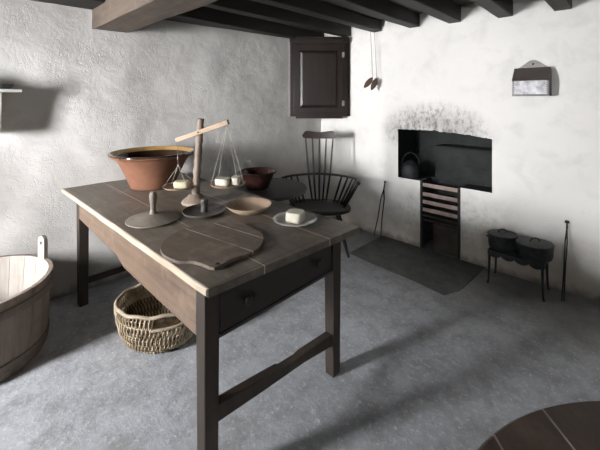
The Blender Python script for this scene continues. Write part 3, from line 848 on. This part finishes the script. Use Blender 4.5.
# ------------------------------------------------------------------ wooden tub
tu = empty('wooden_tub', (-2.655, .105, 0), 0, 'big staved wooden tub with an upright holed handle stave by the left wall', 'tub')
RT, RBt, HT, TH = .375, .345, .42, .022
NS = 24
m = MB()
def rad(z): return RBt+(RT-RBt)*z/HT
ha = R(44+64)
for k in range(NS):
    a0 = ha+2*PI*(k-.5)/NS+.003; a1 = ha+2*PI*(k+.5)/NS-.003
    ztop = HT
    for (zl, zh) in ((0, .21), (.21, ztop)):
        vs = []
        for z in (zl, zh):
            for aa in (a0, (a0+a1)/2, a1):
                ro = rad(z)+.002*math.sin(k*2.3); vs.append((ro*math.cos(aa), ro*math.sin(aa), z))
            for aa in (a1, (a0+a1)/2, a0):
                ri = rad(z)-TH; vs.append((ri*math.cos(aa), ri*math.sin(aa), z))
        m.mi = 0; b = len(m.v); m.v += vs
        for f, mi in (((0,1,7,6),0),((1,2,8,7),0),((2,3,9,8),0),((3,4,10,9),1),((4,5,11,10),1),((5,0,6,11),0)):
            m.f.append(tuple(b+i for i in f)); m.m.append(mi)
        if zh == ztop: m.f.append(tuple(b+6+i for i in range(6))); m.m.append(0)
        if zl == 0: m.f.append(tuple(b+5-i for i in range(6))); m.m.append(0)
m.build('staves', [M['tubout'], M['tubin']], tu, smooth=20)
m = MB(); m.lathe([(0,.05),(RBt-TH+.004,.05),(RBt-TH+.004,.07),(0,.07)], 48); m.build('tub_bottom', M['tubin'], tu)
for z0, z1 in ((.035,.085), (.325,.375)):
    m = MB(); m.lathe([(rad(z0)+.001,z0),(rad(z0)+.007,z0+.003),(rad(z1)+.007,z1-.003),(rad(z1)+.001,z1)], 72); m.build('hoop', M['hoop'], tu)
# handle stave
hm = MB()
hw = .036; out = [(-hw, .30), (hw, .30)] + [(hw*math.cos(R(a)), HT+.085+hw*math.sin(R(a))) for a in range(0, 181, 15)]
def handle():
    bm = _bm.new(); f = []
    o_ = [bm.verts.new((x, 0, z)) for x, z in [(-hw, HT-.004), (hw, HT-.004)]+[(hw*math.cos(R(a)), HT+.108+hw*math.sin(R(a))) for a in range(0, 181, 15)]]
    i_ = [bm.verts.new((.011*math.cos(2*PI*k/14), 0, HT+.098+.011*math.sin(2*PI*k/14))) for k in range(14)]
    es = [bm.edges.new((l[i], l[(i+1) % len(l)])) for l in (o_, i_) for i in range(len(l))]
    _bm.ops.triangle_fill(bm, use_beauty=True, edges=es)
    r = _bm.ops.extrude_face_region(bm, geom=bm.faces[:])
    for g in r['geom']:
        if isinstance(g, _bm.types.BMVert): g.co.y += .024
    _bm.ops.recalc_face_normals(bm, faces=bm.faces)
    me = bpy.data.meshes.new('handle_stave'); bm.to_mesh(me); bm.free(); me.materials.append(M['tubin']); return me
o = bpy.data.objects.new('handle_stave', handle()); C.objects.link(o); o.parent = tu
o.location = ((RT-.023)*math.cos(ha), (RT-.023)*math.sin(ha), 0); o.rotation_euler = (0, 0, ha-PI/2)
bv = o.modifiers.new('bevel', 'BEVEL'); bv.width = .003; bv.segments = 2; bv.limit_method = 'ANGLE'; bv.angle_limit = R(50)

# ------------------------------------------------------------------ willow basket
bk = empty('willow_basket', (-2.075, .925, 0), R(43.9), 'oval woven willow basket with hand holes on the floor under the table', 'basket')
BXR, BYR, BH = .252, .205, .242
def bs(a, t):   # t 0 bottom centre .. 1 rim
    s_ = min(1, math.sin(min(t*1.25, 1)*PI/2)**.62) if t < .8 else 1
    if t <= .35: s_ = t/.35*.74; z = .004+.012*(t/.35)
    else:
        u = (t-.35)/.65; s_ = .74+.26*math.sin(u*PI/2); z = .016+(BH-.016)*(1-math.cos(u*PI/2))**.75
    return Vector((BXR*s_*math.cos(a), BYR*s_*math.sin(a), z))
def inhole_(a):   # hand holes at both ends of the diagonal
    for c in (R(-62),):
        d = (a-c+PI) % (2*PI)-PI
        if abs(d) < .34: return True
    return False
m = MB(); NWv = 132
for i in range(NWv):
    a = 2*PI*i/NWv; pp = []; tm = .80 if inhole_(a+.2) else .985
    for j in range(27):
        t = .12+(tm-.12)*j/26
        p = bs(a, t); nrm = Vector((math.cos(a), math.sin(a), -.25)).normalized()
        w = math.sin(t*PI*7+(PI if i % 2 else 0))*.0075
        tw = bs(a+.25*t, t)
        pp.append(tw+nrm*w)
    m.tube(pp, .0050, 5)
for t in (.12, .21, .30, .39, .48, .57, .66, .75, .84, .93):
    if t > .8:
        seg = [2*PI*k/90 for k in range(91)]
        run = []
        for a in seg:
            if inhole_(a):
                if len(run) > 2: m.tube(run, .004, 5)
                run = []
            else: run.append(bs(a, t))
        if len(run) > 2: m.tube(run, .004, 5)
    else: m.tube([bs(2*PI*k/72, t) for k in range(72)], .0045, 6, closed=True)
m.build('weave', M['wicker'], bk, smooth=60)
# base, and a dark lining added to stand for shade inside the basket
m = MB(); n = 48; ts = [0,.12,.25,.35,.45,.6,.7,.78]
for i in range(n):
    for t in ts: v = bs(2*PI*i/n, t)*1; m.v.append((v.x*.985, v.y*.985, v.z+.002))
for i in range(n):
    for q_ in range(len(ts)-1): m.f.append((i*8+q_, ((i+1) % n)*8+q_, ((i+1) % n)*8+q_+1, i*8+q_+1)); m.m.append(0)
M['wickershade'] = stuff('willow_shade', (.03,.022,.014), (.07,.05,.032), 22, .7, bump=.4)
m.build('shade_lining', M['wickershade'], bk, smooth=60)
m = MB(); m.tube([bs(2*PI*k/72, 1)+Vector((0,0,.004*math.sin(k*1.0))) for k in range(72)], .0100, 10, closed=True)
m.build('rim', M['wickerrim'], bk, smooth=60)
for c in (-62,):
    m = MB(); m.tube([bs(R(c)+x*.38/8, .81)+Vector((0,0,.004)) for x in range(-8, 9)], .009, 8); m.build('hand_bar', M['wickerrim'], bk, smooth=60)

# ------------------------------------------------------------------ wall shelf on the left
sh = empty('wall_shelf', (-3.065, -.12, 1.50), R(5.6), 'white painted wall shelf on the left wall above the tub', 'shelf')
m = MB(); m.bb(-.05, .225, -.46, .46, .0, .022); m.build('shelf_board', M['white'], sh, bevel=.003)
for yy in (-.36, .35):
    br = [(-.06,0),(.20,0),(.195,-.08),(.18,-.16),(.185,-.22),(.15,-.27),(-.06,-.27)]
    m = MB(); m.prism(br, yy-.012, yy+.012, lambda a, b, h: (a, h, b)); m.build('bracket', M['white'], sh, bevel=.002)
# slate blue dish and small iron pot standing on the shelf end
m = MB(); m.lathe([(0,0),(.060,0),(.075,.006),(.088,.022),(.090,.030),(.084,.030),(.07,.014),(0,.010)], 40)
o = m.build('dish', M['slate'], smooth=50, loc=(-2.945, .235, 1.522)); tag(o, 'blue-grey shallow dish on the far end of the white wall shelf', 'dish')
m = MB(); m.lathe([(0,0),(.032,0),(.040,.012),(.042,.035),(.032,.060),(.020,.072),(.024,.080),(0,.080)], 28)
o = m.build('small_jar', M['glaze'], smooth=50, loc=(-2.955, .075, 1.522)); tag(o, 'small dark brown jar on the white wall shelf', 'jar')

# ------------------------------------------------------------------ round table bottom right
ft = empty('round_table', (.385, .665, 0), R(43.9), 'large round brown plank table at the lower right, partly out of view', 'table')
m = MB(); m.lathe([(0,.688),(.614,.688),(.626,.694),(.628,.712),(.620,.720),(0,.720)], 96); m.build('tabletop', M['round'], ft)
m = MB(); m.lathe([(0,.688),(.06,.688),(.055,.62),(.035,.55),(.05,.40),(.065,.28),(.04,.20),(.05,.16),(.05,.10),(0,.10)], 28); m.build('column', M['round'], ft)
for k in range(3):
    a = k*2*PI/3+.5; m = MB()
    m.tube([(.03*math.cos(a), .03*math.sin(a), .17), (.15*math.cos(a), .15*math.sin(a), .155), (.28*math.cos(a), .28*math.sin(a), .075), (.38*math.cos(a), .38*math.sin(a), .02)], [.028,.026,.022,.018], 10)
    m.build('leg', M['round'], ft)

# ------------------------------------------------------------------ camera and light
cam = bpy.data.cameras.new('camera'); co = bpy.data.objects.new('camera', cam); C.objects.link(co)
co.location = (0, 0, 1.45); co.rotation_euler = (PI/2, 0, R(43.87))
cam.sensor_width = 36; cam.sensor_fit = 'HORIZONTAL'; cam.lens = 343/600*36; cam.shift_y = -125/600
cam.clip_start = .02
bpy.context.scene.camera = co

def area(name, loc, sx, sz, power, col, rot):
    l = bpy.data.lights.new(name, 'AREA'); l.shape = 'RECTANGLE'; l.size = sx; l.size_y = sz
    l.energy = power; l.color = col
    o = bpy.data.objects.new(name, l); C.objects.link(o); o.location = loc; o.rotation_euler = rot
    return o
area('daylight_sky', ((WX0+WX1)/2-.1, YB-1.35, 1.95), 2.0, 2.4, 5500, (.96,.97,1.0), (R(76), 0, 0))
area('added_fill_light', ((VX0+VX1)/2+.1, YB-1.0, 1.75), 1.8, 2.0, 420, (.90,.95,1.0), (R(80), 0, 0))  # added lamp outside the second window, fills the dark sides

w = bpy.data.worlds.new('world'); bpy.context.scene.world = w; w.use_nodes = True
bg = w.node_tree.nodes['Background']; bg.inputs[0].default_value = (.75,.85,1,1); bg.inputs[1].default_value = .6
vs = bpy.context.scene.view_settings
vs.view_transform = 'Standard'; vs.look = 'None'; vs.exposure = 0.0; vs.gamma = 1; vs.use_curve_mapping = False
